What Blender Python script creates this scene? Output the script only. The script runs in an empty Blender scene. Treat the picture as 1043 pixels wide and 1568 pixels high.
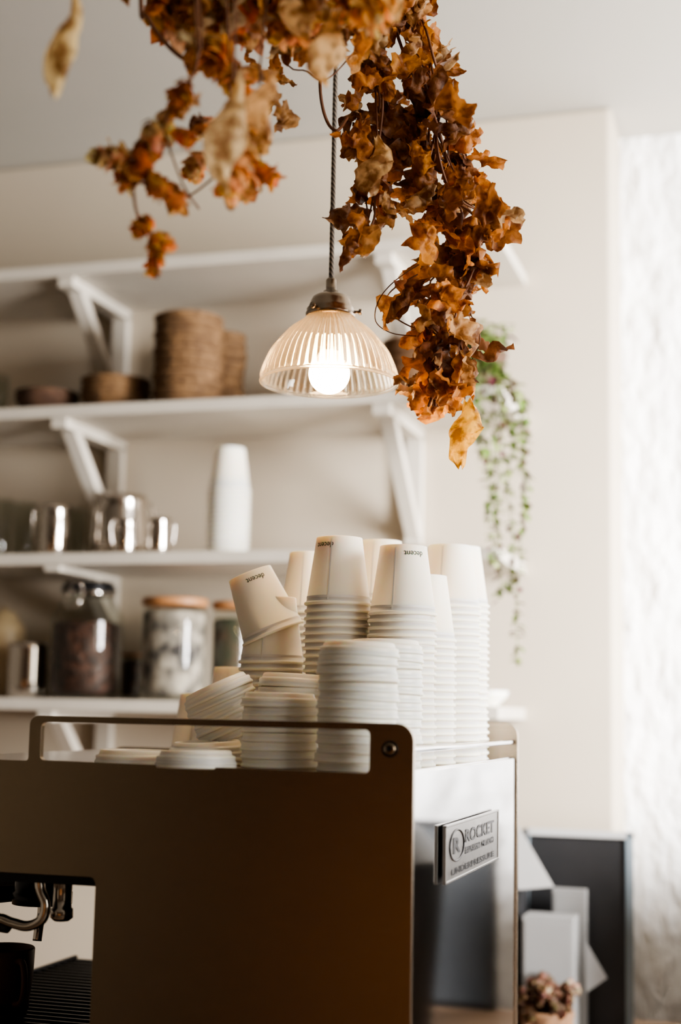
import bpy, bmesh, math, random
from math import sin, cos, pi, radians, sqrt, atan2
from mathutils import Vector, Matrix, noise
from mathutils.geometry import tessellate_polygon
random.seed(7)
scene = bpy.context.scene
try:
    scene.view_settings.view_transform = 'AgX'; scene.view_settings.look = 'AgX - Medium High Contrast'
except Exception as e: print(e)

# ------------------------------------------------------------ camera + survey
EYE = 1.47; A = radians(17.0); F = 2200.0; PITCH = math.atan(306/2200.0); ROLL = 0.02
fw = Vector((-sin(A)*cos(PITCH), cos(A)*cos(PITCH), sin(PITCH)))
r0 = Vector((cos(A), sin(A), 0)); u0 = r0.cross(fw)
RR = r0*cos(ROLL) + u0*sin(ROLL); UU = -r0*sin(ROLL) + u0*cos(ROLL)
CAM = Vector((0, 0, EYE))
def ray(u, v): return fw + RR*((u-521.5)/F) + UU*((784-v)/F)
def at_y(u, v, y):
    d = ray(u, v); return CAM + d*(y/d.y)
def at_x(u, v, x):
    d = ray(u, v); return CAM + d*(x/d.x)
def at_d(u, v, d): return CAM + ray(u, v)*d

cd = bpy.data.cameras.new("camera"); cam = bpy.data.objects.new("camera", cd)
scene.collection.objects.link(cam); scene.camera = cam
M = Matrix((RR, UU, -fw)).transposed().to_4x4(); M.translation = CAM; cam.matrix_world = M
cd.sensor_fit = 'VERTICAL'; cd.sensor_height = 36; cd.lens = F/1568*36
cd.dof.use_dof = True; cd.dof.focus_distance = 1.88; cd.dof.aperture_fstop = 2.0; cd.clip_start = .02

# ------------------------------------------------------------ materials
def mat(name, col, rough=.5, metal=0, col2=None, nscale=8, bump=0, bscale=60, stretch=None, bdist=.01, **kw):
    m = bpy.data.materials.new(name); m.use_nodes = True
    nt = m.node_tree; b = nt.nodes["Principled BSDF"]
    b.inputs["Base Color"].default_value = (*col, 1); b.inputs["Roughness"].default_value = rough
    b.inputs["Metallic"].default_value = metal
    for k, v in kw.items(): b.inputs[k.replace("_", " ")].default_value = v
    tc = nt.nodes.new("ShaderNodeTexCoord"); mp = nt.nodes.new("ShaderNodeMapping")
    nt.links.new(tc.outputs["Object"], mp.inputs[0])
    if stretch: mp.inputs["Scale"].default_value = stretch
    if col2 is None: col2 = tuple(c*.95 for c in col)
    n = nt.nodes.new("ShaderNodeTexNoise"); n.inputs["Scale"].default_value = nscale; n.inputs["Detail"].default_value = 4
    nt.links.new(mp.outputs[0], n.inputs[0])
    r = nt.nodes.new("ShaderNodeValToRGB"); r.color_ramp.elements[0].position = .35; r.color_ramp.elements[1].position = .65
    r.color_ramp.elements[0].color = (*col, 1); r.color_ramp.elements[1].color = (*col2, 1)
    nt.links.new(n.outputs[0], r.inputs[0]); nt.links.new(r.outputs[0], b.inputs["Base Color"])
    if bump:
        n2 = nt.nodes.new("ShaderNodeTexNoise"); n2.inputs["Scale"].default_value = bscale; n2.inputs["Detail"].default_value = 5
        nt.links.new(mp.outputs[0], n2.inputs[0])
        bp = nt.nodes.new("ShaderNodeBump"); bp.inputs["Strength"].default_value = bump; bp.inputs["Distance"].default_value = bdist
        nt.links.new(n2.outputs[0], bp.inputs["Height"]); nt.links.new(bp.outputs[0], b.inputs["Normal"])
    return m
def thin_glass(name, tint, refl=.9):
    m = bpy.data.materials.new(name); m.use_nodes = True; nt = m.node_tree
    out = nt.nodes["Material Output"]; nt.nodes.remove(nt.nodes["Principled BSDF"])
    t = nt.nodes.new("ShaderNodeBsdfTransparent"); t.inputs[0].default_value = (*tint, 1)
    g = nt.nodes.new("ShaderNodeBsdfGlossy"); g.inputs["Roughness"].default_value = .05; g.inputs[0].default_value = (refl, refl, refl, 1)
    lw = nt.nodes.new("ShaderNodeLayerWeight"); lw.inputs[0].default_value = .5
    pw_ = nt.nodes.new("ShaderNodeMath"); pw_.operation = 'POWER'; pw_.inputs[1].default_value = 3.0
    ma = nt.nodes.new("ShaderNodeMath"); ma.operation = 'MULTIPLY_ADD'; ma.inputs[1].default_value = .5; ma.inputs[2].default_value = .04
    nt.links.new(lw.outputs["Facing"], pw_.inputs[0]); nt.links.new(pw_.outputs[0], ma.inputs[0])
    mx = nt.nodes.new("ShaderNodeMixShader")
    nt.links.new(ma.outputs[0], mx.inputs[0]); nt.links.new(t.outputs[0], mx.inputs[1]); nt.links.new(g.outputs[0], mx.inputs[2])
    nt.links.new(mx.outputs[0], out.inputs[0]); return m

m_wall = mat("wall_paint", (.50, .435, .345), .75, col2=(.48, .415, .33), nscale=3, bump=.05, bscale=90)
m_ceil = mat("ceiling_paint", (.46, .44, .40), .8, nscale=2, col2=(.44, .42, .38))
m_plaster = mat("rough_plaster", (.92, .92, .92), .8, col2=(.84, .84, .84), nscale=5, bump=1.0, bscale=7, stretch=(2.5, 2.5, 1.2), bdist=.05)
m_brown = mat("brown_wall_paint", (.09, .055, .035), .7, col2=(.065, .038, .024), nscale=1.2)
m_cream = mat("unseen_door_cream", (.80, .72, .58), .5)
m_oak = mat("oiled_oak", (.66, .32, .12), .45, col2=(.54, .25, .09), nscale=5, stretch=(8, 8, 1))
m_floor = mat("floor_tile", (.14, .11, .09), .5)
m_shelf = mat("shelf_white_paint", (.60, .555, .485), .45, col2=(.56, .515, .45))
m_counter = mat("counter_wood", (.30, .20, .13), .4, col2=(.21, .135, .08), nscale=6, stretch=(1, 8, 8))
m_steel = mat("brushed_steel", (.37, .305, .235), .26, 1, col2=(.34, .28, .215), nscale=40, bump=.05, bscale=90, stretch=(.5, 20, 30))
m_polish = mat("polished_steel", (.74, .75, .77), .06, 1, nscale=2)
m_chrome = mat("chrome", (.66, .61, .56), .13, 1)
m_dark = mat("dark_metal", (.02, .02, .022), .3, .6)
m_badge = mat("badge_metal", (.30, .29, .28), .35, 1)
m_badge2 = mat("badge_lettering_metal", (.03, .03, .035), .4, .8)
m_black = mat("black_plastic", (.010, .010, .010), .5)
m_cup = mat("white_paper_cup", (.95, .885, .775), .55, nscale=20, col2=(.93, .865, .755), Subsurface_Weight=.35, Subsurface_Scale=.012)
m_cup.node_tree.nodes["Principled BSDF"].inputs["Subsurface Radius"].default_value = (1, .45, .15)
m_lid = mat("lid_plastic", (.95, .90, .81), .35, nscale=20, col2=(.93, .88, .79), Subsurface_Weight=.4, Subsurface_Scale=.012)
m_lid.node_tree.nodes["Principled BSDF"].inputs["Subsurface Radius"].default_value = (1, .5, .2)
m_ink = mat("green_ink", (.03, .07, .05), .6)
m_kraft = mat("kraft_card", (.19, .105, .045), .8, col2=(.10, .052, .022), nscale=45, bump=.6, bscale=70)
m_kraft_d = mat("dark_kraft_card", (.09, .045, .024), .8, col2=(.05, .024, .013), nscale=45)
m_wick = mat("wicker", (.22, .12, .06), .8, col2=(.12, .06, .03), nscale=60)
m_glass = thin_glass("jar_glass", (.86, .87, .84))
m_coffee = mat("coffee_beans", (.075, .03, .018), .6, col2=(.012, .006, .004), nscale=60, bump=.8, bscale=60)
m_mixfill = mat("tea_bags_fill", (.50, .44, .38), .8, col2=(.03, .027, .03), nscale=26)
m_darkfill = mat("dark_tea_fill", (.04, .05, .03), .8, col2=(.10, .06, .04), nscale=22)
m_wood = mat("wood_lid", (.38, .18, .075), .5, col2=(.28, .13, .05), nscale=10)
m_ceram = mat("cream_ceramic", (.52, .40, .25), .4)
m_nickel = mat("aged_nickel", (.42, .35, .28), .24, 1, nscale=25, col2=(.32, .26, .20))
m_paper = mat("white_paper", (.45, .45, .45), .8)
m_greyb = mat("grey_card", (.24, .24, .24), .8)
m_blueg = mat("blue_grey_frame", (.19, .235, .27), .5)
m_slate = mat("slate_board", (.012, .013, .015), .55, col2=(.02, .02, .022))
m_unseen_board = mat("unseen_board_paint", (.045, .05, .055), .6, col2=(.035, .04, .045))
m_green = mat("plant_leaf_green", (.17, .26, .05), .5, col2=(.10, .17, .04), nscale=40)
m_purple = mat("plant_leaf_purple", (.12, .03, .04), .5, col2=(.07, .02, .03), nscale=40)
m_pale = mat("plant_leaf_pale", (.38, .42, .18), .5, col2=(.28, .34, .13), nscale=40)
m_mug = mat("brown_stoneware", (.13, .05, .03), .5)

m_cable = bpy.data.materials.new("twisted_fabric_cable"); m_cable.use_nodes = True
nt = m_cable.node_tree; b = nt.nodes["Principled BSDF"]; b.inputs["Roughness"].default_value = .8
tc = nt.nodes.new("ShaderNodeTexCoord"); w = nt.nodes.new("ShaderNodeTexWave"); w.bands_direction = 'DIAGONAL'
w.inputs["Scale"].default_value = 85; r = nt.nodes.new("ShaderNodeValToRGB")
r.color_ramp.elements[0].color = (.02, .018, .015, 1); r.color_ramp.elements[1].color = (.30, .25, .20, 1)
nt.links.new(tc.outputs["Object"], w.inputs[0]); nt.links.new(w.outputs[0], r.inputs[0]); nt.links.new(r.outputs[0], b.inputs[0])

m_shade = bpy.data.materials.new("ribbed_lamp_glass"); m_shade.use_nodes = True
nt = m_shade.node_tree; b = nt.nodes["Principled BSDF"]; out = nt.nodes["Material Output"]
nt.nodes.remove(b)
gs = nt.nodes.new("ShaderNodeBsdfGlass"); gs.inputs["Color"].default_value = (1, .96, .89, 1); gs.inputs["Roughness"].default_value = .0; gs.inputs["IOR"].default_value = 1.5
tr = nt.nodes.new("ShaderNodeBsdfTransparent"); tr.inputs[0].default_value = (1, .96, .89, 1)
tl = nt.nodes.new("ShaderNodeBsdfTranslucent"); tl.inputs[0].default_value = (1, .82, .56, 1)
m1 = nt.nodes.new("ShaderNodeMixShader"); m1.inputs[0].default_value = .25
nt.links.new(gs.outputs[0], m1.inputs[1]); nt.links.new(tr.outputs[0], m1.inputs[2])
m2 = nt.nodes.new("ShaderNodeMixShader"); m2.inputs[0].default_value = .04
nt.links.new(m1.outputs[0], m2.inputs[1]); nt.links.new(tl.outputs[0], m2.inputs[2]); nt.links.new(m2.outputs[0], out.inputs[0])
m_bulb = bpy.data.materials.new("glowing_bulb"); m_bulb.use_nodes = True
b = m_bulb.node_tree.nodes["Principled BSDF"]; b.inputs["Emission Color"].default_value = (1, .64, .30, 1); b.inputs["Emission Strength"].default_value = 105

def leafmat(name):
    m = bpy.data.materials.new(name); m.use_nodes = True; nt = m.node_tree
    b = nt.nodes["Principled BSDF"]; out = nt.nodes["Material Output"]; b.inputs["Roughness"].default_value = .5
    at = nt.nodes.new("ShaderNodeAttribute"); at.attribute_name = "leafcol"
    tc = nt.nodes.new("ShaderNodeTexCoord")
    n = nt.nodes.new("ShaderNodeTexNoise"); n.inputs["Scale"].default_value = 60; n.inputs["Detail"].default_value = 6
    nt.links.new(tc.outputs["Object"], n.inputs[0])
    rp = nt.nodes.new("ShaderNodeValToRGB"); rp.color_ramp.elements[0].position = .38; rp.color_ramp.elements[1].position = .57
    rp.color_ramp.elements[0].color = (.36, .25, .18, 1); rp.color_ramp.elements[1].color = (1, 1, 1, 1)
    nt.links.new(n.outputs[0], rp.inputs[0])
    mx = nt.nodes.new("ShaderNodeMix"); mx.data_type = 'RGBA'; mx.blend_type = 'MULTIPLY'; mx.inputs[0].default_value = 1
    nt.links.new(at.outputs["Color"], mx.inputs[6]); nt.links.new(rp.outputs[0], mx.inputs[7])
    nt.links.new(mx.outputs[2], b.inputs["Base Color"])
    bp = nt.nodes.new("ShaderNodeBump"); bp.inputs["Strength"].default_value = .9; bp.inputs["Distance"].default_value = .005
    nt.links.new(n.outputs[0], bp.inputs["Height"]); nt.links.new(bp.outputs[0], b.inputs["Normal"])
    tl = nt.nodes.new("ShaderNodeBsdfTranslucent"); nt.links.new(mx.outputs[2], tl.inputs[0])
    ms = nt.nodes.new("ShaderNodeMixShader"); ms.inputs[0].default_value = .43
    nt.links.new(b.outputs[0], ms.inputs[1]); nt.links.new(tl.outputs[0], ms.inputs[2]); nt.links.new(ms.outputs[0], out.inputs[0])
    return m
m_leaf = leafmat("dried_leaf"); m_stem = mat("dried_stem", (.16, .06, .025), .6)

# ------------------------------------------------------------ mesh builder
class MB:
    def __init__(s): s.v = []; s.f = []; s.m = []; s.sm = []; s.c = []; s.mats = []
    def mi(s, m):
        if m not in s.mats: s.mats.append(m)
        return s.mats.index(m)
    def add(s, vs, fs, m, M=None, smooth=True, col=(1, 1, 1)):
        o = len(s.v); k = s.mi(m)
        for p in vs:
            p = Vector(p); s.v.append(M @ p if M else p); s.c.append(col)
        for f in fs: s.f.append([i+o for i in f]); s.m.append(k); s.sm.append(smooth)
    def box(s, x0, x1, y0, y1, z0, z1, m, M=None):
        vs = [(x, y, z) for z in (z0, z1) for y in (y0, y1) for x in (x0, x1)]
        s.add(vs, [(0, 2, 3, 1), (4, 5, 7, 6), (0, 1, 5, 4), (2, 6, 7, 3), (0, 4, 6, 2), (1, 3, 7, 5)], m, M, False)
    def lathe(s, prof, m, M=None, n=40, smooth=True):
        vs = []; fs = []
        for k, (r, z) in enumerate(prof):
            for i in range(n):
                a = 2*pi*i/n
                vs.append((r*cos(a), r*sin(a), z))
        for k in range(len(prof)-1):
            for i in range(n):
                j = (i+1) % n; fs.append((k*n+i, k*n+j, (k+1)*n+j, (k+1)*n+i))
        s.add(vs, fs, m, M, smooth)
    def tube(s, pts, r, m, n=8, M=None, col=(1, 1, 1)):
        pts = [Vector(p) for p in pts]; vs = []; fs = []; up = None
        for i, p in enumerate(pts):
            t = (pts[min(i+1, len(pts)-1)]-pts[max(i-1, 0)]).normalized()
            if up is None:
                up = t.orthogonal().normalized()
            up = (up - t*up.dot(t)).normalized(); sd = t.cross(up)
            rr = r[i] if isinstance(r, (list, tuple)) else r
            for k in range(n):
                a = 2*pi*k/n; vs.append(p + up*cos(a)*rr + sd*sin(a)*rr)
        for i in range(len(pts)-1):
            for k in range(n):
                j = (k+1) % n; fs.append((i*n+k, i*n+j, (i+1)*n+j, (i+1)*n+k))
        fs.append(list(range(n))[::-1]); fs.append([(len(pts)-1)*n+k for k in range(n)])
        s.add(vs, fs, m, M, True, col)
    def finish(s, name, bevel=0, parent=None, colattr=False, recalc=False):
        me = bpy.data.meshes.new(name); me.from_pydata([tuple(p) for p in s.v], [], s.f)
        for m in s.mats: me.materials.append(m)
        me.polygons.foreach_set("material_index", s.m); me.polygons.foreach_set("use_smooth", s.sm)
        if colattr:
            ca = me.color_attributes.new("leafcol", 'FLOAT_COLOR', 'POINT')
            buf = []
            for c in s.c: buf += [c[0], c[1], c[2], 1]
            ca.data.foreach_set("color", buf)
        me.update()
        if recalc:
            bm = bmesh.new(); bm.from_mesh(me); bmesh.ops.recalc_face_normals(bm, faces=bm.faces); bm.to_mesh(me); bm.free()
        ob = bpy.data.objects.new(name, me); scene.collection.objects.link(ob)
        if bevel:
            bm = ob.modifiers.new("bevel", 'BEVEL'); bm.width = bevel; bm.segments = 3; bm.limit_method = 'ANGLE'; bm.angle_limit = radians(50)
        if parent: ob.parent = parent
        return ob
def T(x, y, z): return Matrix.Translation((x, y, z))
def RX(a): return Matrix.Rotation(a, 4, 'X')
def RY(a): return Matrix.Rotation(a, 4, 'Y')
def RZ(a): return Matrix.Rotation(a, 4, 'Z')
def empty(name, loc=(0, 0, 0)):
    e = bpy.data.objects.new(name, None); scene.collection.objects.link(e); e.location = loc; e.empty_display_size = .1; return e
def catmull(pts, k=6):
    pts = [Vector(p) for p in pts]; out = []
    for i in range(len(pts)-1):
        p0 = pts[max(i-1, 0)]; p1 = pts[i]; p2 = pts[i+1]; p3 = pts[min(i+2, len(pts)-1)]
        for j in range(k):
            t = j/k
            out.append(.5*((2*p1)+(p2-p0)*t+(2*p0-5*p1+4*p2-p3)*t*t+(3*p1-p0-3*p2+p3)*t**3))
    out.append(pts[-1]); return out
def rounded(pts, k=7):
    out = []; n = len(pts)
    for i, (x, y, r) in enumerate(pts):
        p = Vector((x, y)); a = Vector(pts[i-1][:2])-p; b = Vector(pts[(i+1) % n][:2])-p
        if r <= 0: out.append(p); continue
        a.normalize(); b.normalize(); ang = a.angle(b); dd = r/math.tan(ang/2)
        p1 = p+a*dd; p2 = p+b*dd; c = p+(a+b).normalized()*(r/sin(ang/2))
        a1 = atan2(*(p1-c).yx); a2 = atan2(*(p2-c).yx); da = (a2-a1+pi) % (2*pi)-pi
        for j in range(k+1):
            t = a1+da*j/k; out.append(c+Vector((cos(t), sin(t)))*r)
    return out
def slab_xz(mb, loops, y0, y1, m):
    flat = [p for l in loops for p in l]
    tris = tessellate_polygon([[Vector((p.x, p.y, 0)) for p in l] for l in loops])
    n = len(flat); vs = [(p.x, y0, p.y) for p in flat]+[(p.x, y1, p.y) for p in flat]
    fs = []
    for t in tris:
        fs.append((t[0], t[1], t[2])); fs.append((t[2]+n, t[1]+n, t[0]+n))
    o = 0
    for l in loops:
        for i in range(len(l)):
            j = (i+1) % len(l); fs.append((o+i, o+i+n, o+j+n, o+j))
        o += len(l)
    mb.add(vs, fs, m, None, False)

# ------------------------------------------------------------ room
W = 3.20; CZ = 2.87; XC = at_y(940, 700, W).x
def boxobj(name, x0, x1, y0, y1, z0, z1, m, bevel=0):
    mb = MB(); mb.box(x0, x1, y0, y1, z0, z1, m); return mb.finish(name, bevel)
boxobj("wall_back", -3.8, XC, W, W+.2, 0, CZ, m_wall, .012)
boxobj("wall_alcove", -3.8, 2.6, W+.2, W+.3, 0, CZ, m_plaster)
boxobj("wall_right", 2.6, 2.7, -2.4, W+.3, 0, .9, m_wall)
boxobj("wall_front", -3.8, 2.7, -2.5, -2.4, 0, CZ, m_brown)
boxobj("floor", -3.8, 2.7, -2.5, W+.3, -.1, 0, m_floor)
boxobj("ceiling", -3.8, 2.7, -2.5, W+.3, CZ, CZ+.1, m_ceil)
mb = MB()
for y in (-.2, 1.2, 2.6): mb.box(2.6, 2.66, y-.03, y+.03, .9, CZ, m_shelf)
mb.box(2.6, 2.66, -.2, 2.6, .9, .96, m_shelf); mb.box(2.6, 2.66, -.2, 2.6, CZ-.08, CZ, m_shelf); mb.box(2.6, 2.66, -.2, 2.6, 1.9, 1.94, m_shelf)
mb.finish("window_1", .004)
# doorway and cupboard out of view, added to vary the brushed steel's reflections
mb = MB(); mb.box(-3.7, -2.75, -2.395, -2.35, 0, 2.1, m_cream)
for zz in (.2, 1.15): mb.box(-3.6, -2.85, -2.352, -2.34, zz, zz+.8, m_cream)
mb.lathe([(.0001, 0), (.02, 0), (.03, .03), (.02, .05), (.0001, .05)], m_chrome, T(-2.82, -2.34, 1.05) @ RX(-pi/2), 20); mb.finish("unseen_door_1", .006)
mb = MB(); mb.box(-1.62, .2, -2.39, -1.95, 0, 1.25, m_oak)
for k in range(4): mb.box(-1.60+k*.45, -1.19+k*.45, -1.95, -1.93, .08, 1.21, m_oak)
for k in range(4): mb.tube([(-1.25+k*.45, -1.91, .6), (-1.25+k*.45, -1.91, .75)], .008, m_chrome)
mb.finish("unseen_oak_cabinet", .004)
boxobj("back_counter", -3.0, 1.6, 2.66, W-.001, 0, .84, m_counter, .006)
boxobj("bar_counter", -2.4, .5, 1.30, 2.36, 0, .86, m_counter, .006)

# ------------------------------------------------------------ shelves
YF = W-.32; XE = -.54
z1 = at_y(300, 398, YF).z; z2 = at_y(300, 620, YF).z; z3 = at_y(300, 853, YF).z; z4 = at_y(150, 1080, YF).z
XB = [at_y(637, 740, W).x, at_y(180, 740, W).x, at_y(180, 740, W).x-.75]
ST = .026
SH = {}
for nm, zc in (("a", z1), ("b", z2), ("c", z3), ("d", z4)):
    mb = MB(); mb.box(-3.2, XE, YF, W-.001, zc-ST/2, zc+ST/2, m_shelf); mb.finish("storage_shelf", .002)
    for xb in XB:
        mb = MB()
        zb = zc-ST/2-.0003; bw = .02
        small = nm == "c"; lg = .14 if small else .27; ys = YF+.20 if small else YF+.06
        mb.box(xb-bw, xb+bw, YF+.005, W-.002, zb-(.014 if small else .024), zb, m_shelf)
        mb.box(xb-bw, xb+bw, W-.026, W-.002, zb-lg, zb-.014, m_shelf)
        p0 = Vector((xb, ys, zb-.014)); p1 = Vector((xb, W-.012, zb-lg+.02)); L = (p1-p0).length
        ang = atan2(p1.z-p0.z, p1.y-p0.y)
        mb.box(-.017, .017, 0, L, -.013, .013, m_shelf, T(*p0) @ RX(ang))
        mb.finish("shelf_bracket", .002)
    SH[nm] = zc+ST/2+.0003

def spot(u0_, u1_, vt, y, z):
    uc = (u0_+u1_)/2; p = at_y(uc, vt, y); d = (p-CAM).dot(fw)
    return p.x, (u1_-u0_)/F*d/2, p.z-z
def bowl_stack(name, u0_, u1_, vt, y, z, m, pitch=.014):
    x, r, h = spot(u0_, u1_, vt, y, z); mb = MB(); n = max(1, int((h-.03)/pitch))
    hb = h-n*pitch if n > 1 else h
    for k in range(n if n > 1 else 1):
        zz = k*pitch; q = max(.02, hb)
        mb.lathe([(.0001, .0), (r*.78, .0), (r*.80, .002), (r*.95, q-.006), (r, q-.004), (r, q), (r*.93, q), (r*.76, .004+q*.2), (.0001, .004+q*.2)], m,
                 T(x+random.uniform(-.001, .001), y, z+zz), 40)
    return mb.finish(name)
def tub_stack(name, u0_, u1_, vt, y, z, m, n=13):
    x, r, h = spot(u0_, u1_, vt, y, z); mb = MB(); p = h/n
    for k in range(n):
        zz = z+k*p
        mb.lathe([(.0001, 0), (r*.92, 0), (r*.93, p*.45), (r*1.0, p*.55), (r*1.0, p*.85), (r*.93, p), (.0001, p)], m, T(x+random.uniform(-.004, .004), y, zz), 40)
    mb.finish(name)
tub_stack("kraft_container_stack", 238, 345, 487, 2.98, SH["b"], m_kraft, 11)
tub_stack("kraft_container_stack", 318, 378, 513, 3.12, SH["b"], m_kraft, 9)
bowl_stack("kraft_bowl_stack", 125, 232, 575, 3.0, SH["b"], m_kraft)
bowl_stack("dark_bowl_stack", 25, 122, 594, 2.98, SH["b"], m_kraft_d)
bowl_stack("wicker_bowl_stack", 585, 668, 512, 3.0, SH["b"], m_wick, .02)
def tumbler(name, u0_, u1_, vt, y, z):
    x, r, h = spot(u0_, u1_, vt, y, z); mb = MB()
    mb.lathe([(.0001, .004), (r*.8, .004), (r*.85, 0), (r*.87, .002), (r, h), (r*.93, h), (r*.8, .01), (.0001, .01)], m_glass, T(x, y, z), 32)
    mb.finish(name)
tumbler("glass_tumbler", -30, 16, 577, 2.98, SH["b"])
tumbler("glass_tumbler", -18, 22, 765, 2.96, SH["c"])
tumbler("glass_tumbler", 20, 58, 770, 3.08, SH["c"])
tumbler("glass_tumbler", 102, 134, 780, 3.12, SH["c"])
def pitcher(name, u0_, u1_, vt, y, z, ang=-10, straight=False):
    x, r, h = spot(u0_, u1_, vt, y, z); mb = MB(); M = T(x, y, z) @ RZ(radians(ang))
    k = .98 if straight else .9
    prof = [(.0001, 0), (r*.94, 0), (r, .004), (r, h*.35), (r*(k+.06 if not straight else .99), h*.7), (r*k, h*.9), (r*(k+.03), h), (r*(k-.01), h), (r*.9*k, h*.8), (r*.93, .006), (.0001, .006)]
    mb.lathe(prof, m_chrome, M, 40)
    if not straight:
        hd = catmull([(r*.85, 0, h*.9), (r*1.3, 0, h*.93), (r*1.45, 0, h*.75), (r*1.38, 0, h*.4), (r*1.2, 0, h*.2), (r*.97, 0, h*.25)], 5)
        mb.tube(hd, r*.07, m_chrome, 8, M)
        mb.add([(-r*k, -r*.25, h), (-r*k, r*.25, h), (-r*1.07, 0, h*1.02), (-r*.94, 0, h*.75)], [(0, 2, 3), (2, 1, 3)], m_chrome, M)
    mb.finish(name)
pitcher("steel_milk_pitcher", 62, 108, 775, 2.94, SH["c"], 200)
pitcher("steel_milk_pitcher", 140, 228, 760, 3.035, SH["c"], 60)
pitcher("steel_milk_pitcher", 172, 212, 795, 2.91, SH["c"], 250)
pitcher("steel_milk_pitcher", 226, 262, 793, 2.94, SH["c"], 0)
pitcher("steel_canister", 14, 76, 985, 2.97, SH["d"], 0, True)
def jar(name, u0_, u1_, vt, y, z, fill, frac, lid, clip=False):
    x, r, h = spot(u0_, u1_, vt, y, z); mb = MB(); M = T(x, y, z)
    g = [(.0001, .003), (r*.85, 0), (r, .015), (r, h*.62), (r*.97, h*.7), (r*.72, h*.83), (r*.68, h*.86), (r*.68, h*.90)] if clip else \
        [(.0001, .003), (r*.92, 0), (r, .012), (r, h*.86), (r*.95, h*.90), (r*.9, h*.92)]
    mb.lathe(g, m_glass, M, 48)
    q = .95*r
    mb.lathe([(.0001, .01), (q*.86, .01), (q, .022), (q, h*frac), (q*.85, h*frac+.006), (.0001, h*frac+.008)], fill, M, 48)
    if clip:
        mb.lathe([(r*.70, h*.90), (r*.76, h*.905), (r*.76, h*.935), (r*.70, h*.94), (r*.66, h*.98), (.0001, h)], m_dark, M, 40)
        mb.lathe([(r*.72, h*.895), (r*.75, h*.885), (r*.72, h*.875)], m_chrome, M, 40)
        mb.tube(catmull([(-r*.2, -r*.75, h*.89), (-r*.22, -r*.95, h*.80), (0, -r*1.0, h*.74), (r*.22, -r*.95, h*.80), (r*.2, -r*.75, h*.89), (r*.1, -r*.8, h*.97), (-r*.1, -r*.8, h*.97), (-r*.2, -r*.75, h*.89)], 4), .0026, m_chrome, 6, M)
    else:
        mb.lathe([(r*.9, h*.92), (r*1.0, h*.925), (r*1.02, h*.94), (r*1.02, h*.985), (r*.98, h), (.0001, h)], lid, M, 40)
    mb.finish(name)
jar("clip_top_coffee_jar", 82, 192, 889, 2.98, SH["d"], m_coffee, .62, None, True)
jar("wood_lid_storage_jar", 219, 318, 917, 2.98, SH["d"], m_mixfill, .85, m_wood)
jar("wood_lid_storage_jar", 326, 395, 922, 3.06, SH["d"], m_darkfill, .8, m_wood)
jar("wood_lid_storage_jar", 186, 218, 1000, 3.13, SH["d"], m_coffee, .8, m_wood)
x, r, h = spot(-25, 40, 930, 3.1, SH["d"]); mb = MB()
mb.lathe([(.0001, 0), (r*.8, 0), (r, .02), (r, h*.75), (r*.8, h*.85), (r*.6, h*.88), (r*.62, h*.93), (r*.2, h*.96), (r*.15, h), (.0001, h)], m_ceram, T(x, 3.1, SH["d"])); mb.finish("ceramic_canister")
x, r, h = spot(735, 806, 1078, 2.97, SH["d"])
mb = MB(); mb.lathe([(.0001, 0), (r*.5, 0), (r*.55, .004), (r*.9, .02), (r, .032), (r*.97, .033), (r*.5, .01), (.0001, .008)], m_lid, T(min(x, XE-r), 2.99, SH["d"])); mb.finish("white_serving_bowl")

# ------------------------------------------------------------ paper cups and lids
CH = .092
CUPP = [(.0425, .012), (.0424, .001), (.0436, 0), (.0452, .0006), (.0460, .0021), (.0453, .0042), (.0430, .0050), (.0312, .0895), (.0311, .0914), (.0306, .092), (.0298, .0918), (.0292, .085), (.0001, .085)]
def rim_prof(t=.022): return CUPP[:7]+[(.0430-.0118*(t-.005)/.0845, t)]
def text_mesh(s, size, bold=0):
    c = bpy.data.curves.new("tmp", 'FONT'); c.body = s; c.size = size; c.align_x = 'CENTER'; c.align_y = 'CENTER'; c.offset = bold; c.resolution_u = 3
    o = bpy.data.objects.new("tmp", c); scene.collection.objects.link(o)
    dg = bpy.context.evaluated_depsgraph_get(); me = bpy.data.meshes.new_from_object(o.evaluated_get(dg))
    vs = [v.co.copy() for v in me.vertices]; fs = [tuple(p.vertices) for p in me.polygons]
    bpy.data.objects.remove(o); return vs, fs
def cup_text(mb, M, phi):
    vs, fs = text_mesh("decent", .0105, .0001)
    out = []
    for v in vs:
        h = .080 - v.y; rr = .0430-.0118*(h-.005)/.0845+.0003
        a = phi - v.x*.95/rr; out.append((rr*cos(a), rr*sin(a), h))
    mb.add(out, fs, m_ink, M, False)
TZ = 1.402
def cup_stack(name, uc, vt, d, text=None, tilt=None, zb=TZ):
    p = at_d(uc, vt, d); H = p.z-zb; n = max(0, round((H-CH)/.0098)); pitch = (H-CH)/n if n else 0
    mb = MB()
    for k in range(n):
        mb.lathe(rim_prof(), m_cup, T(p.x+random.uniform(-.0007, .0007), p.y+random.uniform(-.0007, .0007), zb+k*pitch) @ RX(random.gauss(0, .006)), 44)
    Mt = T(p.x, p.y, zb+n*pitch)
    mb.lathe(CUPP, m_cup, Mt, 56)
    face = atan2(-p.y, -p.x)
    a0 = face - .35; q = []
    for h in (.006, .088):
        rr = .0430-.0118*(h-.005)/.0845+.0004
        for da in (0, .05): q.append((rr*cos(a0+da), rr*sin(a0+da), h))
    mb.add(q, [(0, 1, 3, 2)], m_cup, Mt, False)
    if text is not None: cup_text(mb, Mt, face+text)
    if tilt:
        Mx = Mt @ T(*tilt[0]) @ RZ(A) @ RY(tilt[1])
        mb.lathe(CUPP, m_cup, Mx, 56)
        cup_text(mb, Mx @ RZ(-A), face+.15)
    mb.finish(name); return p
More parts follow.
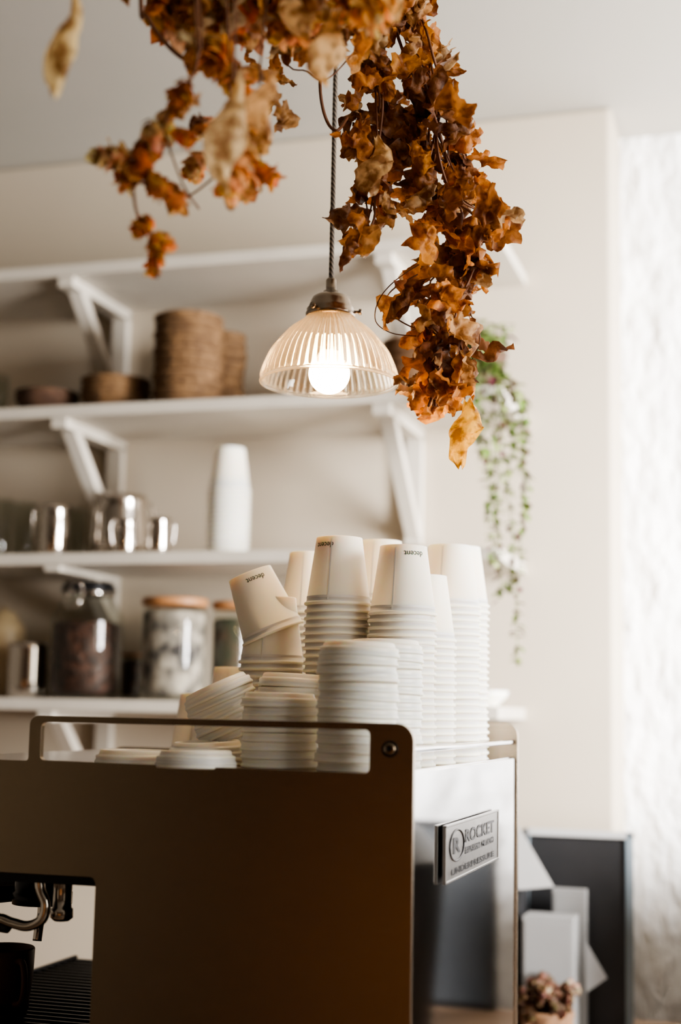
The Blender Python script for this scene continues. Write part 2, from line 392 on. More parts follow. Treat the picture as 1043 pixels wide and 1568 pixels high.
cup_stack("paper_cup_stack", 520, 824, 1.94, text=-.65)
cup_stack("paper_cup_stack", 618, 837, 1.90, text=.45)
cup_stack("paper_cup_stack", 650, 882, 2.00)
cup_stack("paper_cup_stack", 689, 836, 2.09)
cup_stack("paper_cup_stack", 704, 838, 2.185)
cup_stack("paper_cup_stack", 583, 829, 2.13)
cup_stack("paper_cup_stack", 476, 847, 2.12)
cup_stack("paper_cup_stack", 419, 915, 1.99, tilt=((.002, 0, .040), -radians(23)))
cup_stack("paper_cup_stack", 307, 1062, 2.25)
cup_stack("paper_cup_stack", 360, 1022, 2.17)
LIDP = [(.0455, .006), (.0462, .0005), (.0470, 0), (.0479, .0012), (.0479, .003), (.0468, .0045), (.0460, .0062), (.0465, .0085), (.0460, .0105), (.0448, .0112), (.0432, .0112), (.0424, .013), (.0412, .0165), (.0400, .0175), (.0382, .0172), (.0372, .015), (.034, .0142), (.0001, .0142)]
LIDR = LIDP[:13]+[(.041, .0168)]
def lid_on(mb, M, full):
    mb.lathe(LIDP if full else LIDR, m_lid, M, 48)
    if full:
        mb.lathe([(.0001, .0016), (.004, .0016), (.0055, .001), (.006, 0)], m_lid, M @ T(.026, 0, .0142), 16)
        mb.box(-.034, -.029, -.005, .005, .0140, .0147, m_black, M)
def lid_stack(name, uc, vt, d, tilt=0, wob=.02, n=None, zoff=0, az=0):
    p = at_d(uc, vt, d); H = p.z-TZ; pitch = .0098
    if n is None: n = max(1, round((H-.0165)/pitch)+1)
    if n > 1 and not tilt: pitch = (H-.0165)/(n-1)
    mb = MB(); base = T(p.x, p.y, TZ+zoff) @ RZ(az) @ RY(tilt)
    for k in range(n):
        g = k/max(1, n-1)
        lid_on(mb, base @ T(random.gauss(0, .0010), random.gauss(0, .0010), k*pitch) @ RX(random.gauss(0, wob)*g) @ RY(random.gauss(0, wob)*g) @ RZ(random.uniform(0, 6)), k == n-1)
    mb.finish(name); return p
lid_stack("cup_lid_stack", 549, 985, 1.69)
lid_stack("cup_lid_stack", 431, 1062, 1.745)
lid_stack("cup_lid_stack", 590, 982, 1.80)
lid_stack("cup_lid_stack", 451, 1034, 1.86)
lid_stack("cup_lid_stack", 370, 1060, 1.875, tilt=-radians(24), n=8, zoff=.022, az=A)
lid_stack("cup_lid_stack", 318, 1136, 1.79, n=3)
lid_stack("cup_lid_stack", 300, 1150, 1.685, n=2)
lid_stack("cup_lid", 205, 1160, 1.75, n=1)
x, r, h = spot(320, 386, 682, 3.0, SH["c"]); sc = r/.0455; mb = MB()
n = int((h/sc-CH)/.0098)
for k in range(n): mb.lathe(rim_prof(.03), m_cup, T(x, 3.0, SH["c"]+k*.0098*sc) @ Matrix.Scale(sc, 4), 40)
mb.lathe(CUPP, m_cup, T(x, 3.0, SH["c"]+n*.0098*sc) @ Matrix.Scale(sc, 4), 40)
mb.finish("paper_cup_stack")

# ------------------------------------------------------------ espresso machine
em = empty("espresso_machine", (-.6, 1.88, .86))
def ch(mb, name, bevel=0, recalc=False):
    ob = mb.finish(name, bevel, recalc=recalc); ob.parent = em; ob.matrix_parent_inverse = Matrix.Translation((.6, -1.88, -.86)); return ob
YN = 1.555; YFar = 2.225
xR = at_y(633, 1200, YN).x; xHR = at_y(566, 1150, YN).x; xHL = at_y(62, 1140, YN).x; xLL = at_y(44, 1140, YN).x
xN = at_y(144, 1400, YN).x; xFr = -1.07
zT = 1.4585; zB = 1.405; zN = at_y(100, 1341, YN).z; zBot = .885
outer = rounded([(xR, zBot, .01), (xR, zT, .020), (xLL, zT, .011), (xLL, zB, .004), (xFr, zB, .02), (xFr, zN, .01), (xN, zN, .008), (xN, zBot, .01)])
hole = rounded([(xHL, zB+.001, .006), (xHR, zB-.002, .006), (xHR, zT-.0075, .006), (xHL, zT-.0075, .006)])
def screw(mb, x, y, z, s=1):
    Ms = T(x, y, z) @ RX(s*pi/2)
    mb.lathe([(.0092, 0), (.0092, .0008), (.0084, .0014), (.0074, .0006), (.0068, .0004)], m_dark, Ms, 32)
    mb.lathe([(.0068, .0004), (.0066, .0022), (.0055, .0030), (.0032, .0030)], m_nickel, Ms, 24)
    mb.lathe([(.0032, .0031), (.0030, .0012), (.0001, .0012)], m_dark, Ms, 6)
for y0, y1, nm in ((YN, YN+.008, "side_panel_near"), (YFar-.008, YFar, "side_panel_far")):
    mb = MB(); slab_xz(mb, [outer, hole], y0, y1, m_steel); ch(mb, nm, .0038, True)
mb = MB(); ps = at_y(597, 1147, YN); screw(mb, ps.x, YN-.0002, ps.z); ch(mb, "panel_screw")
mb = MB()
xb1 = xR-.003
mb.box(xN+.004, xb1-.008, YN+.009, YFar-.009, .90, 1.392, m_dark)
mb.box(xFr+.01, xN+.004, YN+.009, YFar-.009, zN+.004, 1.392, m_dark)
ch(mb, "body", .003)
mb = MB()
mb.box(xFr+.01, xb1-.01, YN+.009, YFar-.009, 1.393, TZ-.0003, m_chrome)
mb.box(xb1-.012, xb1-.004, YN+.009, YFar-.009, 1.396, 1.407, m_polish)
ch(mb, "cup_tray", .001)
mb = MB(); mb.box(xb1-.006, xb1, YN+.0085, YFar-.0085, .90, 1.4055, m_polish); ch(mb, "rear_panel_polished", .0015)
mb = MB(); zr = 1.4295
mb.box(xb1-.010, xb1-.001, YN+.008, YFar-.008, zr-.0035, zr+.0035, m_polish); ch(mb, "cup_rail", .003)
bo = .006
c1 = at_x(682, 1262, xb1+bo); c2 = at_x(763, 1241, xb1+bo); c3 = at_x(684, 1350, xb1+bo)
by0, by1 = c1.y, c2.y; bz1 = (c1.z+c2.z)/2; bz0 = (c3.z+at_x(763, 1319, xb1+bo).z)/2
mb = MB(); mb.box(xb1+bo-.003, xb1+bo, by0, by1, bz0, bz1, m_badge)
e = .003; xt = xb1+bo+.0005
mb.box(xt-.001, xt+.001, by0, by1, bz0, bz0+e, m_badge); mb.box(xt-.001, xt+.001, by0, by1, bz1-e, bz1, m_badge)
mb.box(xt-.001, xt+.001, by0, by0+e, bz0, bz1, m_badge); mb.box(xt-.001, xt+.001, by1-e, by1, bz0, bz1, m_badge)
ch(mb, "badge_plate", .0006)
mb = MB(); Lw = by1-by0; Lh = bz1-bz0
def badge_text(s, cy, cz, width, height):
    vs, fs = text_mesh(s, 1, .025); xs = [v.x for v in vs]; ys = [v.y for v in vs]
    sx = width/(max(xs)-min(xs)); sy = height/(max(ys)-min(ys)); mx_ = (max(xs)+min(xs))/2; my = (max(ys)+min(ys))/2
    mb.add([(xt+.0002, cy+(v.x-mx_)*sx, cz+(v.y-my)*sy) for v in vs], fs, m_badge2, None, False)
yc = by0+Lw*.62; zc = bz0+Lh*.5
badge_text("ROCKET", yc, zc+Lh*.20, Lw*.56, Lh*.24)
badge_text("ESPRESSO MILANO", yc, zc-Lh*.06, Lw*.56, Lh*.12)
badge_text("UNDERPRESSURE", by0+Lw*.5, zc-Lh*.34, Lw*.8, Lh*.11)
ce = (by0+Lw*.19, zc+Lh*.1); lo = [Vector((ce[0]+Lw*.12*cos(t*pi/16), ce[1]+Lh*.27*sin(t*pi/16))) for t in range(32)]
mb.tube([(xt, p.x, p.y) for p in lo]+[(xt, lo[0].x, lo[0].y)], .0012, m_badge2, 6)
badge_text("R", ce[0], ce[1], Lw*.12, Lh*.28)
ch(mb, "badge_lettering")
mb = MB()
for gy in (1.74, 2.03):
    mb.lathe([(.045, 0), (.045, -.012), (.036, -.02), (.036, -.05), (.039, -.052), (.039, -.066), (.0001, -.066)], m_chrome if gy > 2 else m_dark, T(-.93, gy, zN+.006), 36)
    mb.tube([(-.97, gy, zN-.05), (-1.02, gy, zN-.055), (-1.16, gy, zN-.07)], [.010, .012, .016], m_black, 14)
    mb.tube(catmull([(-.93, gy, zN-.055), (-.93, gy, zN-.075), (-.925, gy-.014, zN-.085), (-.925, gy-.018, zN-.105)], 5), .006, m_chrome, 10)
mb.box(xN-.22, xN-.006, 1.570, 1.60, zN-.012, zN+.004, m_dark)
kn = at_y(97, 1345, 1.61)
mb.lathe([(.0135, 0), (.0135, -.008), (.0115, -.012), (.0115, -.040), (.0138, -.042), (.0138, -.052), (.009, -.056), (.0001, -.056)], m_chrome, T(kn.x, 1.61, zN-.004), 24)
pw = [at_y(u, v, 1.59) for u, v in ((60, 1338), (62, 1362), (70, 1385), (64, 1408), (42, 1418), (18, 1413), (-6, 1408), (-40, 1440))]
mb.tube(catmull(pw, 6), .0062, m_chrome, 12)
mb.tube([at_y(-30, 1404, 1.60), at_y(14, 1418, 1.60)], [.014, .009], m_black, 14)
ch(mb, "group_heads")
mb = MB(); zd = 1.065
mb.box(xFr-.05, xN+.003, YN+.01, YFar-.01, .90, zd-.012, m_dark)
for k in range(30):
    yy = YN+.02+k*(YFar-YN-.04)/29; mb.box(xFr-.045, xN+.003, yy-.003, yy+.003, zd-.012, zd-.004, m_dark)
mb.box(xFr-.05, xN+.003, YN+.009, YN+.015, zd-.014, zd, m_dark); mb.box(xFr-.05, xFr-.044, YN+.01, YFar-.01, zd-.014, zd, m_dark)
ch(mb, "drip_tray", .001)
mb = MB()
for xx in (-1.02, -.44):
    for yy in (1.62, 2.15): mb.lathe([(.0001, -.0), (.024, 0), (.026, .01), (.018, .02), (.016, .045), (.0001, .045)], m_black, T(xx, yy, .861), 24)
ch(mb, "feet")
p = at_y(6, 1450, 1.76); mb = MB(); Mm = T(p.x, 1.76, zd-.0035); hm = p.z-(zd-.0035)
mb.lathe([(.0001, 0), (.030, 0), (.034, .004), (.040, hm*.6), (.041, hm-.002), (.0395, hm), (.038, hm-.003), (.036, .01), (.0001, .008)], m_mug, Mm, 40)
mb.tube(catmull([(.038, 0, hm*.85), (.056, 0, hm*.85), (.064, 0, hm*.6), (.058, 0, hm*.32), (.038, 0, hm*.25)], 6), .0045, m_mug, 8, Mm @ RZ(-.6))
mb.finish("stoneware_mug")

# ------------------------------------------------------------ pendant lamp
D = 2.0; pr = at_d(504, 583, D); k_ = D/F
pl = empty("pendant_lamp", tuple(pr))
def pch(mb, nm, recalc=False):
    ob = mb.finish(nm, recalc=recalc); ob.parent = pl; ob.matrix_parent_inverse = Matrix.Translation(-pr); return ob
px = lambda q: q*k_
hz = lambda v: (583-v)*k_
sp = [(105, 583), (104, 577), (101, 566), (96, 553), (90, 540), (81, 527), (71, 515), (60, 503), (48, 494), (39, 487), (35, 480)]
prof = catmull([(px(a), hz(v), 0) for a, v in sp], 4)
prof = [(q.x, q.y) for q in prof]
NR = 56; NS = NR*6; vs = []; fs = []
th = .0026
allp = prof + [(r_-th, z_) for r_, z_ in prof[::-1]]
for k, (r_, z_) in enumerate(allp):
    outer_ = k < len(prof); f_ = k/(len(prof)-1) if outer_ else 0
    amp = .0019*min(1, f_*8)*(r_/.095+.35) if outer_ else 0
    for i in range(NS):
        a = 2*pi*i/NS; rr = r_+amp*(abs(cos(NR*a/2))*2-1)
        vs.append((rr*cos(a), rr*sin(a), z_))
n_ = len(allp)
for k in range(n_):
    k2 = (k+1) % n_
    for i in range(NS):
        j = (i+1) % NS; fs.append((k*NS+i, k*NS+j, k2*NS+j, k2*NS+i))
mb = MB(); mb.add(vs, fs, m_shade, T(*pr)); pch(mb, "ribbed_glass_shade", True)
ring = [(px(105)+.0022*cos(t*pi/5)-.0003, hz(584)+.0022*sin(t*pi/5)-.0015) for t in range(11)]
mb = MB(); mb.lathe(ring, m_shade, T(*pr), 96); pch(mb, "shade_rim")
mb = MB()
mb.lathe([(px(r_), hz(v)) for r_, v in ((34, 484), (38, 483), (38.5, 477), (36, 474), (37, 471), (34, 467), (31, 458), (28, 452), (22, 448), (13, 446), (12, 442), (8, 441), (8, 424), (6, 421), (.1, 421))], m_nickel, T(*pr), 48)
for a in (.2, 2.3, 4.4):
    mb.tube([(px(36)*cos(a), px(36)*sin(a), hz(475)), (px(45)*cos(a), px(45)*sin(a), hz(475))], .0022, m_nickel, 8, T(*pr))
    mb.lathe([(.0001, 0), (.0045, 0), (.0045, .004), (.0001, .004)], m_nickel, T(*pr) @ T(px(44)*cos(a), px(44)*sin(a), hz(475)) @ RZ(a) @ RY(pi/2), 14)
mb.lathe([(px(20), hz(484)), (px(18), hz(500)), (px(16), hz(530)), (px(15), hz(545))], m_nickel, T(*pr), 24)
pch(mb, "lamp_cap")
mb = MB(); R = .0285
mb.lathe([(max(.0001, R*sin(t*pi/18)), -R*cos(t*pi/18)) for t in range(0, 15)]+[(.0155, .028), (.0135, .032)], m_bulb, T(pr.x, pr.y, pr.z+.010), 36)
pch(mb, "bulb")
mb = MB(); zt = pr.z+hz(424)
mb.tube([(pr.x, pr.y, zt+(CZ-.02-zt)*i/40) for i in range(41)], .0036, m_cable, 10)
mb.lathe([(.0001, -.03), (.012, -.03), (.045, -.012), (.05, 0)], m_nickel, T(pr.x, pr.y, CZ), 32)
pch(mb, "cable")

# ------------------------------------------------------------ dried garland
def leaf(mb, M, size, col, rnd, lobes=5, wid=1.0):
    K = 7; N = 48; vs = []; fs = []
    c = rnd.uniform(1.2, 4.8)*rnd.choice((1, 1, -1)); fold = rnd.uniform(-.1, .6); bend = rnd.uniform(-1.6, 2.6); ph = rnd.uniform(0, 50); tw = rnd.uniform(-1.6, 1.6)
    lb = rnd.uniform(.06, .18)
    def deform(x, z):
        y = fold*abs(x)+.08*sin(9*x+ph)*cos(8*z+ph)+.20*noise.noise(Vector((x*4.5, z*4.5, ph)))+.09*noise.noise(Vector((x*11, z*11, ph)))
        y += .05*sin(16*z+ph*2)*abs(x)*2.4
        rad = 1/c - y; x, y = sin(x*c)*rad, 1/c - cos(x*c)*rad
        t = -z; a = bend*t
        if abs(bend) > .05:
            R_ = 1/bend; yy = R_-(R_-y)*cos(a); zz = -(R_-y)*sin(a)
        else: yy, zz = y, z
        q = tw*t; return (size*(x*cos(q)-yy*sin(q)), size*(x*sin(q)+yy*cos(q)), size*zz)
    vs.append(deform(0, -.42))
    for k in range(1, K+1):
        for i in range(N):
            t = 2*pi*i/N
            r_ = .43*(1+lb*cos(lobes*t))*(1+.26*cos(t))+.020*cos(16*t)+.03*noise.noise(Vector((cos(t)*3, sin(t)*3, ph)))
            if abs(t-pi) < .35: r_ *= .75
            s_ = r_*k/K
            vs.append(deform(s_*sin(t)*wid, -.42-s_*cos(t)))
    for i in range(N):
        j = (i+1) % N; fs.append((0, 1+i, 1+j))
        for k in range(K-1): fs.append((1+k*N+i, 1+(k+1)*N+i, 1+(k+1)*N+j, 1+k*N+j))
    mb.add(vs, fs, m_leaf, M, True, col)
def hop(mb, M, size, col, rnd):
    n = 26
    for i in range(n):
        t = i/n; a = i*2.4; zz = -t*size*1.1; rad = size*.36*sin(pi*(.15+.75*t))
        L = size*rnd.uniform(.42, .66); wv = L*.5; op = rnd.uniform(.3, 1.15)
        vs = []
        for k in range(4):
            s_ = k/3; ww = wv*sin(pi*min(.93, .18+.70*s_))
            for q in (-1, 0, 1):
                vs.append((rad*.4+sin(op)*L*s_+(.14*L if q == 0 else 0), q*ww, -cos(op)*L*s_+rnd.gauss(0, .05)*L))
        fs = [(k*3+q, k*3+q+1, (k+1)*3+q+1, (k+1)*3+q) for k in range(3) for q in range(2)]
        cc = tuple(min(1, x*rnd.uniform(.75, 1.2)) for x in col)
        mb.add(vs, fs, m_leaf, M @ T(0, 0, zz) @ RZ(a), True, cc)
BR = [(.62, .245, .055), (.76, .31, .07), (.42, .165, .045), (.24, .095, .038), (.66, .37, .15), (.92, .40, .07), (.46, .19, .05), (.70, .46, .23), (.32, .145, .065), (.30, .12, .045)]
TAN = [(.98, .72, .38), (.92, .62, .29), (1.0, .56, .20), (.85, .43, .14), (1.0, .80, .50)]
ORG = [(1.0, .54, .20), (1.0, .48, .15), (1.0, .66, .34), (.95, .40, .11)]
rnd = random.Random(11)
g = empty("dried_vine_garland", (-.45, 1.8, CZ))
def gch(mb, nm):
    ob = mb.finish(nm, colattr=True); ob.parent = g; ob.matrix_parent_inverse = Matrix.Translation((.45, -1.8, -CZ)); return ob
def interp(sp, t):
    n = len(sp)-1; s_ = min(n-1e-6, t*n); i = int(s_); f_ = s_-i
    return [a*(1-f_)+b_*f_ for a, b_ in zip(sp[i], sp[i+1])]
def strand(mb, sp, d, count, pal, smin, smax, hops=0, dj=.04):
    for i in range(count):
        u_, v_, hw = interp(sp, (i+rnd.random())/count); off = max(-1, min(1, rnd.gauss(0, .6)))*hw
        sz = rnd.uniform(smin, smax); p = at_d(u_+off*.85, v_-sz*F/d*.42+rnd.uniform(-8, 8), d+rnd.gauss(0, dj))
        Mm = T(*p) @ RZ(rnd.uniform(0, 2*pi)) @ RX(rnd.gauss(0, .5)) @ RY(rnd.gauss(0, .45))
        if rnd.random() < hops: hop(mb, Mm, sz*.75, rnd.choice(ORG), rnd)
        else:
            c = rnd.choice(pal); k = rnd.uniform(.72, 1.12); leaf(mb, Mm, sz, tuple(min(1, q*k) for q in c), rnd, wid=rnd.uniform(.55, 1.0))
def stems(mb, sp, d, n, r=.0014, top=True):
    for i in range(n):
        pts = []
        for (u_, v_, hw) in sp:
            pts.append(at_d(u_+rnd.gauss(0, .28)*hw, v_, d+rnd.gauss(0, .02)))
        if top:
            a = pts[0]; pts = [Vector((a.x+rnd.gauss(0, .03), a.y, CZ-.005)), Vector((a.x+rnd.gauss(0, .02), a.y, (a.z+CZ)/2))]+pts
        mb.tube(catmull(pts, 6), r*rnd.uniform(.7, 1.4), m_stem, 6)
S1 = [(580, -40, 50), (620, 20, 48), (645, 80, 45), (660, 150, 46), (662, 220, 50), (668, 280, 56), (695, 330, 66), (700, 380, 66), (682, 430, 64), (674, 480, 56), (678, 530, 40), (670, 580, 34), (664, 622, 28)]
S2 = [(545, 0, 40), (565, 80, 35), (578, 150, 34), (570, 220, 36), (570, 280, 40), (562, 335, 34), (550, 385, 20)]
S3 = [(728, 200, 10), (735, 270, 22), (752, 320, 20), (745, 370, 20), (738, 430, 20)]
mb = MB()
strand(mb, S1, 1.90, 165, BR, .046, .076); strand(mb, S2, 1.86, 52, BR, .042, .064); strand(mb, S3, 1.92, 15, BR[:3], .052, .074)
gch(mb, "leaves_right")
mb = MB()
TP = [(225, -25, 15), (275, 8, 20), (340, 20, 40), (400, 15, 42), (470, 10, 42), (540, 15, 45), (610, 5, 40)]
strand(mb, TP, 1.55, 70, BR[:2]+TAN+TAN, .038, .062, hops=.4)
strand(mb, [(440, 60, 30), (500, 60, 35), (570, 60, 40)], 1.7, 17, TAN+BR, .035, .06)
strand(mb, [(300, 65, 22), (330, 85, 30), (350, 110, 22), (372, 230, 14), (372, 280, 14)], 1.48, 16, TAN+ORG[:1], .034, .050, hops=.4, dj=.02)
strand(mb, [(395, 90, 25), (415, 140, 18), (432, 180, 10)], 1.75, 9, BR, .03, .045)
strand(mb, [(288, 125, 10), (262, 180, 10), (240, 215, 26), (205, 245, 32), (190, 262, 14), (225, 285, 16), (268, 292, 12)], 1.42, 18, ORG, .026, .036, hops=.9, dj=.015)
strand(mb, [(302, 180, 8), (308, 240, 16), (320, 262, 12)], 1.55, 7, ORG+BR, .026, .034, hops=.5, dj=.02)
strand(mb, [(220, 345, 6), (240, 360, 6), (243, 410, 5)], 1.42, 5, ORG, .020, .026, hops=.9, dj=.01)
strand(mb, [(382, 280, 10), (375, 272, 14)], 1.5, 4, ORG, .03, .04, hops=.8, dj=.01)
gch(mb, "hops_and_leaves_left")
def long_leaf(mb, u_, v0, v1, d, w_, col, seed, cmul=1.0, rot=0):
    a = at_d(u_, v0, d); b_ = at_d(u_, v1, d); L = (a-b_).length; vs = []; fs = []; n = 30; m_ = 13
    for i in range(n+1):
        t = i/n; ww = w_*(sin(pi*min(1, t*.93+.05))**.8)+.0008; x0 = .008*sin(t*5+seed); cr = (1.5+.7*sin(t*6+seed))*cmul
        for k in range(m_):
            s_ = (k/(m_-1)-.5)*2; an = s_*cr
            vs.append((x0+ww*sin(an)/max(.8, cr*.75)*1.1, ww*(1-cos(an))*.7+.006*sin(t*9)+.004*noise.noise(Vector((s_*2, t*9, seed))), -L*t+.003*sin(5*s_+t*20)))
    for i in range(n):
        for k in range(m_-1): fs.append((i*m_+k, i*m_+k+1, (i+1)*m_+k+1, (i+1)*m_+k))
    mb.add(vs, fs, m_leaf, T(*a) @ RZ(A+rot), True, col)
mb = MB()
long_leaf(mb, 102, -40, 155, 1.30, .014, (1.0, .80, .42), .3, 1.6)
long_leaf(mb, 358, 105, 300, 1.36, .017, (1.0, .78, .44), 1.1, 1.3, .3)
long_leaf(mb, 402, 110, 215, 1.40, .014, (1.0, .66, .32), 2.1, 1.2, -.4)
long_leaf(mb, 510, 10, 135, 1.46, .018, (1.0, .70, .35), .8, 1.2, .5)
long_leaf(mb, 468, -30, 60, 1.46, .017, (1.0, .72, .36), 1.8, 1.2)
long_leaf(mb, 572, 210, 300, 1.78, .020, (.76, .50, .24), .5, 1, -.3)
long_leaf(mb, 712, 612, 717, 1.86, .0185, (1.0, .54, .06), .6, .75)
gch(mb, "curled_leaves")
mb = MB()
stems(mb, S1, 1.90, 6, .0016); stems(mb, S2, 1.86, 4, .0014)
stems(mb, [(600, 0, 10), (650, 150, 20), (690, 260, 20), (700, 300, 20), (745, 330, 8)], 1.9, 2)
stems(mb, [(470, -30, 20), (492, 60, 4), (490, 140, 3), (500, 185, 2), (516, 200, 2), (532, 180, 2)], 1.8, 1, .0018)
stems(mb, [(215, -20, 3), (225, 25, 3), (262, 75, 3), (300, 100, 3), (345, 110, 3)], 1.5, 1, .0026)
stems(mb, [(345, -20, 3), (350, 110, 3), (358, 200, 3), (360, 280, 3)], 1.46, 2)
stems(mb, [(300, -20, 3), (300, 100, 3), (265, 160, 3), (225, 235, 3), (200, 262, 3)], 1.42, 2)
stems(mb, [(205, 262, 3), (205, 300, 2), (212, 335, 3), (235, 365, 2), (242, 425, 2)], 1.42, 1, .0013, False)
stems(mb, [(250, 200, 3), (280, 280, 3), (305, 320, 3)], 1.42, 1, .0012, False)
stems(mb, [(262, 290, 3), (290, 300, 2), (330, 270, 3)], 1.45, 1, .0012, False)
stems(mb, [(102, -60, 2), (102, -38, 1)], 1.30, 1, .0014)
stems(mb, [(400, 80, 3), (402, 112, 1)], 1.40, 1, .0014)
stems(mb, [(358, 60, 3), (358, 107, 1)], 1.36, 1, .0014)
stems(mb, [(430, 60, 3), (470, 110, 3), (505, 120, 3), (560, 60, 3)], 1.75, 1, .0013)
stems(mb, [(640, 515, 1), (600, 510, 1), (576, 492, 1), (580, 460, 1), (605, 430, 1), (650, 400, 1)], 1.9, 1, .001, False)
stems(mb, [(640, 505, 1), (610, 490, 1), (590, 470, 1), (600, 445, 1), (640, 420, 1)], 1.9, 1, .001, False)
stems(mb, [(720, 480, 2), (735, 520, 2), (715, 570, 2), (712, 612, 1)], 1.86, 1, .001, False)
gch(mb, "stems")

# ------------------------------------------------------------ trailing plant
pp = empty("trailing_plant", (-.62, 2.98, SH["b"]))
def tch(mb, nm):
    ob = mb.finish(nm); ob.parent = pp; ob.matrix_parent_inverse = Matrix.Translation((.62, -2.98, -SH["b"]))
xpp = at_y(738, 560, 2.96).x
mb = MB(); mb.lathe([(.0001, 0), (.038, 0), (.040, .003), (.052, .075), (.055, .077), (.055, .088), (.050, .088), (.046, .07), (.0001, .068)], m_kraft_d, T(xpp, 2.96, SH["b"]+.0005), 36); tch(mb, "pot")
ST_ = [[(738, 545), (742, 575), (757, 640), (755, 740), (766, 830), (765, 915)], [(740, 535), (775, 580), (800, 650), (803, 740), (798, 830), (792, 930), (793, 1012)],
       [(730, 540), (733, 600), (740, 660), (745, 710), (752, 800), (756, 860)], [(745, 530), (770, 610), (785, 660), (778, 740), (786, 850), (772, 905)],
       [(745, 545), (790, 590), (806, 640), (800, 700), (805, 780)], [(735, 525), (755, 560), (770, 640), (768, 700), (760, 780)],
       [(735, 520), (722, 560), (728, 630), (740, 700)]]
mb = MB(); mc = MB()
for si, s_ in enumerate(ST_):
    yy = 2.835-.012*(si % 3)
    pts = [Vector((xpp+.01*si-.03, 2.94, SH["b"]+.085)), Vector((xpp+.01*si-.02, 2.88, SH["b"]+.10))]+[at_y(u_, v_, yy) for u_, v_ in s_]
    path = catmull(pts, 10); mb.tube(path, .0010, m_green, 5)
    for i, q in enumerate(path):
        for k in range(2):
            if rnd.random() < .08: continue
            mm = rnd.choice((m_green, m_green, m_pale, m_pale, m_purple)); a = rnd.uniform(0, 2*pi); L = rnd.uniform(.014, .026)*(1 if i < len(path)*.7 else .8)
            vs = []
            for ii in range(5):
                t = ii/4; ww = L*.38*sin(pi*min(.97, t*.9+.07))
                for kk in (-1, 0, 1): vs.append((L*t, kk*ww, -L*.3*t*t+abs(kk)*ww*.4))
            fs = [(ii*3+kk, ii*3+kk+1, ii*3+kk+4, ii*3+kk+3) for ii in range(4) for kk in range(2)]
            mc.add(vs, fs, mm, T(*(q+Vector((0, 0, rnd.uniform(-.006, .006))))) @ RZ(a) @ RY(rnd.uniform(-.4, .9)), True)
for i in range(160):
    a = rnd.uniform(0, 2*pi); rr = rnd.uniform(0, .065); L = rnd.uniform(.015, .03); mm = rnd.choice((m_green, m_green, m_purple, m_pale)); vs = []
    for ii in range(5):
        t = ii/4; ww = L*.3*sin(pi*min(.97, t*.9+.07))
        for kk in (-1, 0, 1): vs.append((L*t, kk*ww, -L*.2*t*t+abs(kk)*ww*.4))
    mc.add(vs, [(ii*3+kk, ii*3+kk+1, ii*3+kk+4, ii*3+kk+3) for ii in range(4) for kk in range(2)], mm,
           T(xpp+rr*cos(a), 2.95+rr*sin(a)*.9, SH["b"]+.095+rnd.uniform(0, .055)) @ RZ(rnd.uniform(0, 6)) @ RY(rnd.uniform(-1, .8)), True)
tch(mb, "vines"); tch(mc, "foliage")

# ------------------------------------------------------------ things on the back counter (right)
CT = .8405
fx0 = at_y(806, 1280, 2.98).x; fx1 = at_y(966, 1280, 2.98).x; fz = at_y(890, 1272, 3.0).z
mb = MB(); H = fz-CT; w_ = .014; ML = T(0, 3.0, CT) @ RX(-.06)
mb.box(fx0, fx1, 0, .012, .004, H-.004, m_slate, ML)
mb.box(fx0-w_, fx0, -.006, .018, 0, H, m_blueg, ML); mb.box(fx1-w_, fx1, -.006, .018, 0, H, m_blueg, ML)
mb.box(fx0-w_, fx1, -.006, .018, H-w_, H, m_paper, ML); mb.box(fx0-w_, fx1, -.006, .018, 0, w_, m_blueg, ML)
mb.finish("framed_slate_board", .001)
def card(name, pts, y, m, th=.002):
    P_ = [at_y(u_, v_, y) for u_, v_ in pts]; n = len(P_)
    vs = [tuple(q) for q in P_]+[(q.x, q.y+th, q.z) for q in P_]
    fs = [list(range(n))[::-1], [n+i for i in range(n)]]+[(i, (i+1) % n, n+(i+1) % n, n+i) for i in range(n)]
    mb = MB(); mb.add(vs, fs, m, None, False); return mb.finish(name)
def boxpx(name, u0_, u1_, vt, y, dy, m, bevel=.003):
    a = at_y(u0_, vt, y); b_ = at_y(u1_, vt, y); mb = MB(); mb.box(a.x, b_.x, y, y+dy, CT, (a.z+b_.z)/2, m)
    mb.box(a.x+.004, b_.x-.004, y-.0015, y, CT+.01, (a.z+b_.z)/2-.008, m); return mb.finish(name, bevel)
boxpx("grey_card_box", 800, 878, 1405, 2.86, .08, m_greyb)
boxpx("grey_card_box", 846, 897, 1362, 2.95, .03, m_greyb)
boxpx("dark_storage_box", 738, 797, 1275, 2.90, .10, m_slate)
card("paper_sheet", [(792, 1262), (848, 1358), (800, 1362), (790, 1362)], 2.88, m_paper)
card("paper_sheet", [(896, 1440), (930, 1498), (898, 1520)], 2.90, m_greyb)
pb = at_y(838, 1520, 2.80); mb = MB(); hb = max(.03, at_y(838, 1545, 2.80).z-CT)
rB = .05
mb.lathe([(.0001, 0), (rB*.8, 0), (rB*.85, .004)]+[(rB*(.86+.14*t/8)+(.002 if t % 2 else 0), .004+(hb-.004)*t/8) for t in range(1, 9)]+[(rB*.93, hb), (rB*.8, .01), (.0001, .008)], m_wick, T(pb.x, 2.80, CT), 40)
for i in range(90):
    a = rnd.uniform(0, 2*pi); rr = rnd.uniform(0, .055)
    hop(mb, T(pb.x+rr*cos(a), 2.80+rr*sin(a), CT+hb+rnd.uniform(.0, .06)) @ RZ(a) @ RX(rnd.uniform(-1.5, 1.5)), rnd.uniform(.014, .024), rnd.choice([(.26, .15, .09), (.16, .085, .05), (.36, .25, .17)]), rnd)
mb.finish("basket_of_dried_flowers", colattr=True)
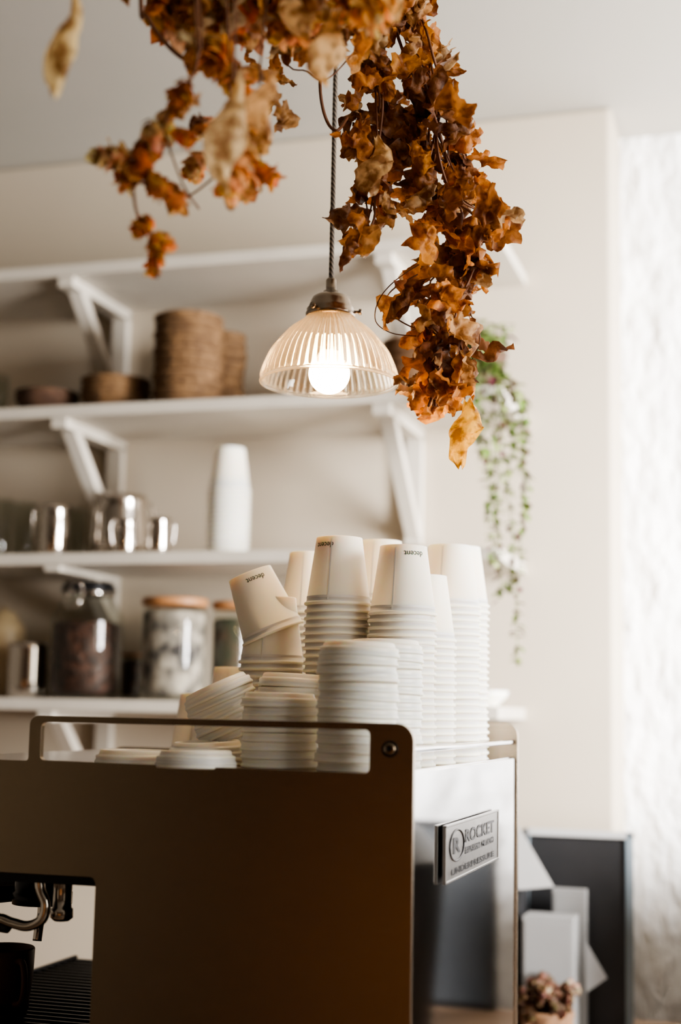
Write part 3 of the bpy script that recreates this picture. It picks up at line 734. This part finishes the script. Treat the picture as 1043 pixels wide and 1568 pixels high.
# unseen board, bin and grinder, added to darken the polished rear panel's reflection
mb = MB(); MN = T(0, 3.165, CT) @ RX(-.03)
mb.box(-.17, .75, 0, .012, 0, .385, m_unseen_board, MN)
for a0, a1, b0, b1 in ((-.18, .76, 0, .015), (-.18, .76, .38, .395), (-.18, -.165, 0, .395), (.745, .76, 0, .395)):
    mb.box(a0, a1, -.004, .016, b0, b1, m_black, MN)
mb.finish("unseen_dark_board", .001)
mb = MB(); gx = .42
mb.box(gx-.09, gx+.09, 2.85, 3.10, CT, CT+.05, m_black); mb.box(gx-.07, gx+.07, 2.90, 3.08, CT+.05, CT+.33, m_black)
mb.lathe([(.0001, 0), (.05, 0), (.055, .01), (.085, .10), (.087, .18), (.08, .185), (.0001, .19)], m_dark, T(gx, 2.99, CT+.33), 32)
mb.tube([(gx, 2.90, CT+.25), (gx, 2.85, CT+.24), (gx, 2.84, CT+.18)], .02, m_dark, 14)
mb.finish("unseen_grinder", .008)
mb = MB(); mb.lathe([(.0001, 0), (.14, 0), (.15, .01), (.178, .33), (.183, .34), (.175, .345), (.13, .40), (.03, .425), (.0001, .425)], m_black, T(.045, 2.86, CT), 48)
mb.finish("unseen_round_bin")

# ------------------------------------------------------------ light
def area(name, loc, tgt, sx, sy, power, col, spread=180):
    l = bpy.data.lights.new(name, 'AREA'); l.shape = 'RECTANGLE'; l.size = sx; l.size_y = sy; l.energy = power; l.color = col; l.spread = radians(spread)
    o = bpy.data.objects.new(name, l); scene.collection.objects.link(o); o.location = loc
    o.rotation_euler = (Vector(tgt)-Vector(loc)).to_track_quat('-Z', 'Y').to_euler(); return o
area("window_daylight", (2.55, 1.2, 1.85), (-1, 1.7, 1.6), 2.7, 1.8, 98, (1, .93, .81))
area("alcove_sun_stand_in", (1.5, 2.0, 1.9), (0.0, 3.4, 1.7), .6, 1.4, 140, (1, .97, .95), 110)  # added lamp inside the room, standing in for sun on the alcove wall
wd = bpy.data.worlds.new("world"); scene.world = wd; wd.use_nodes = True
bg = wd.node_tree.nodes["Background"]; bg.inputs[0].default_value = (1.0, .83, .64, 1); bg.inputs[1].default_value = .25
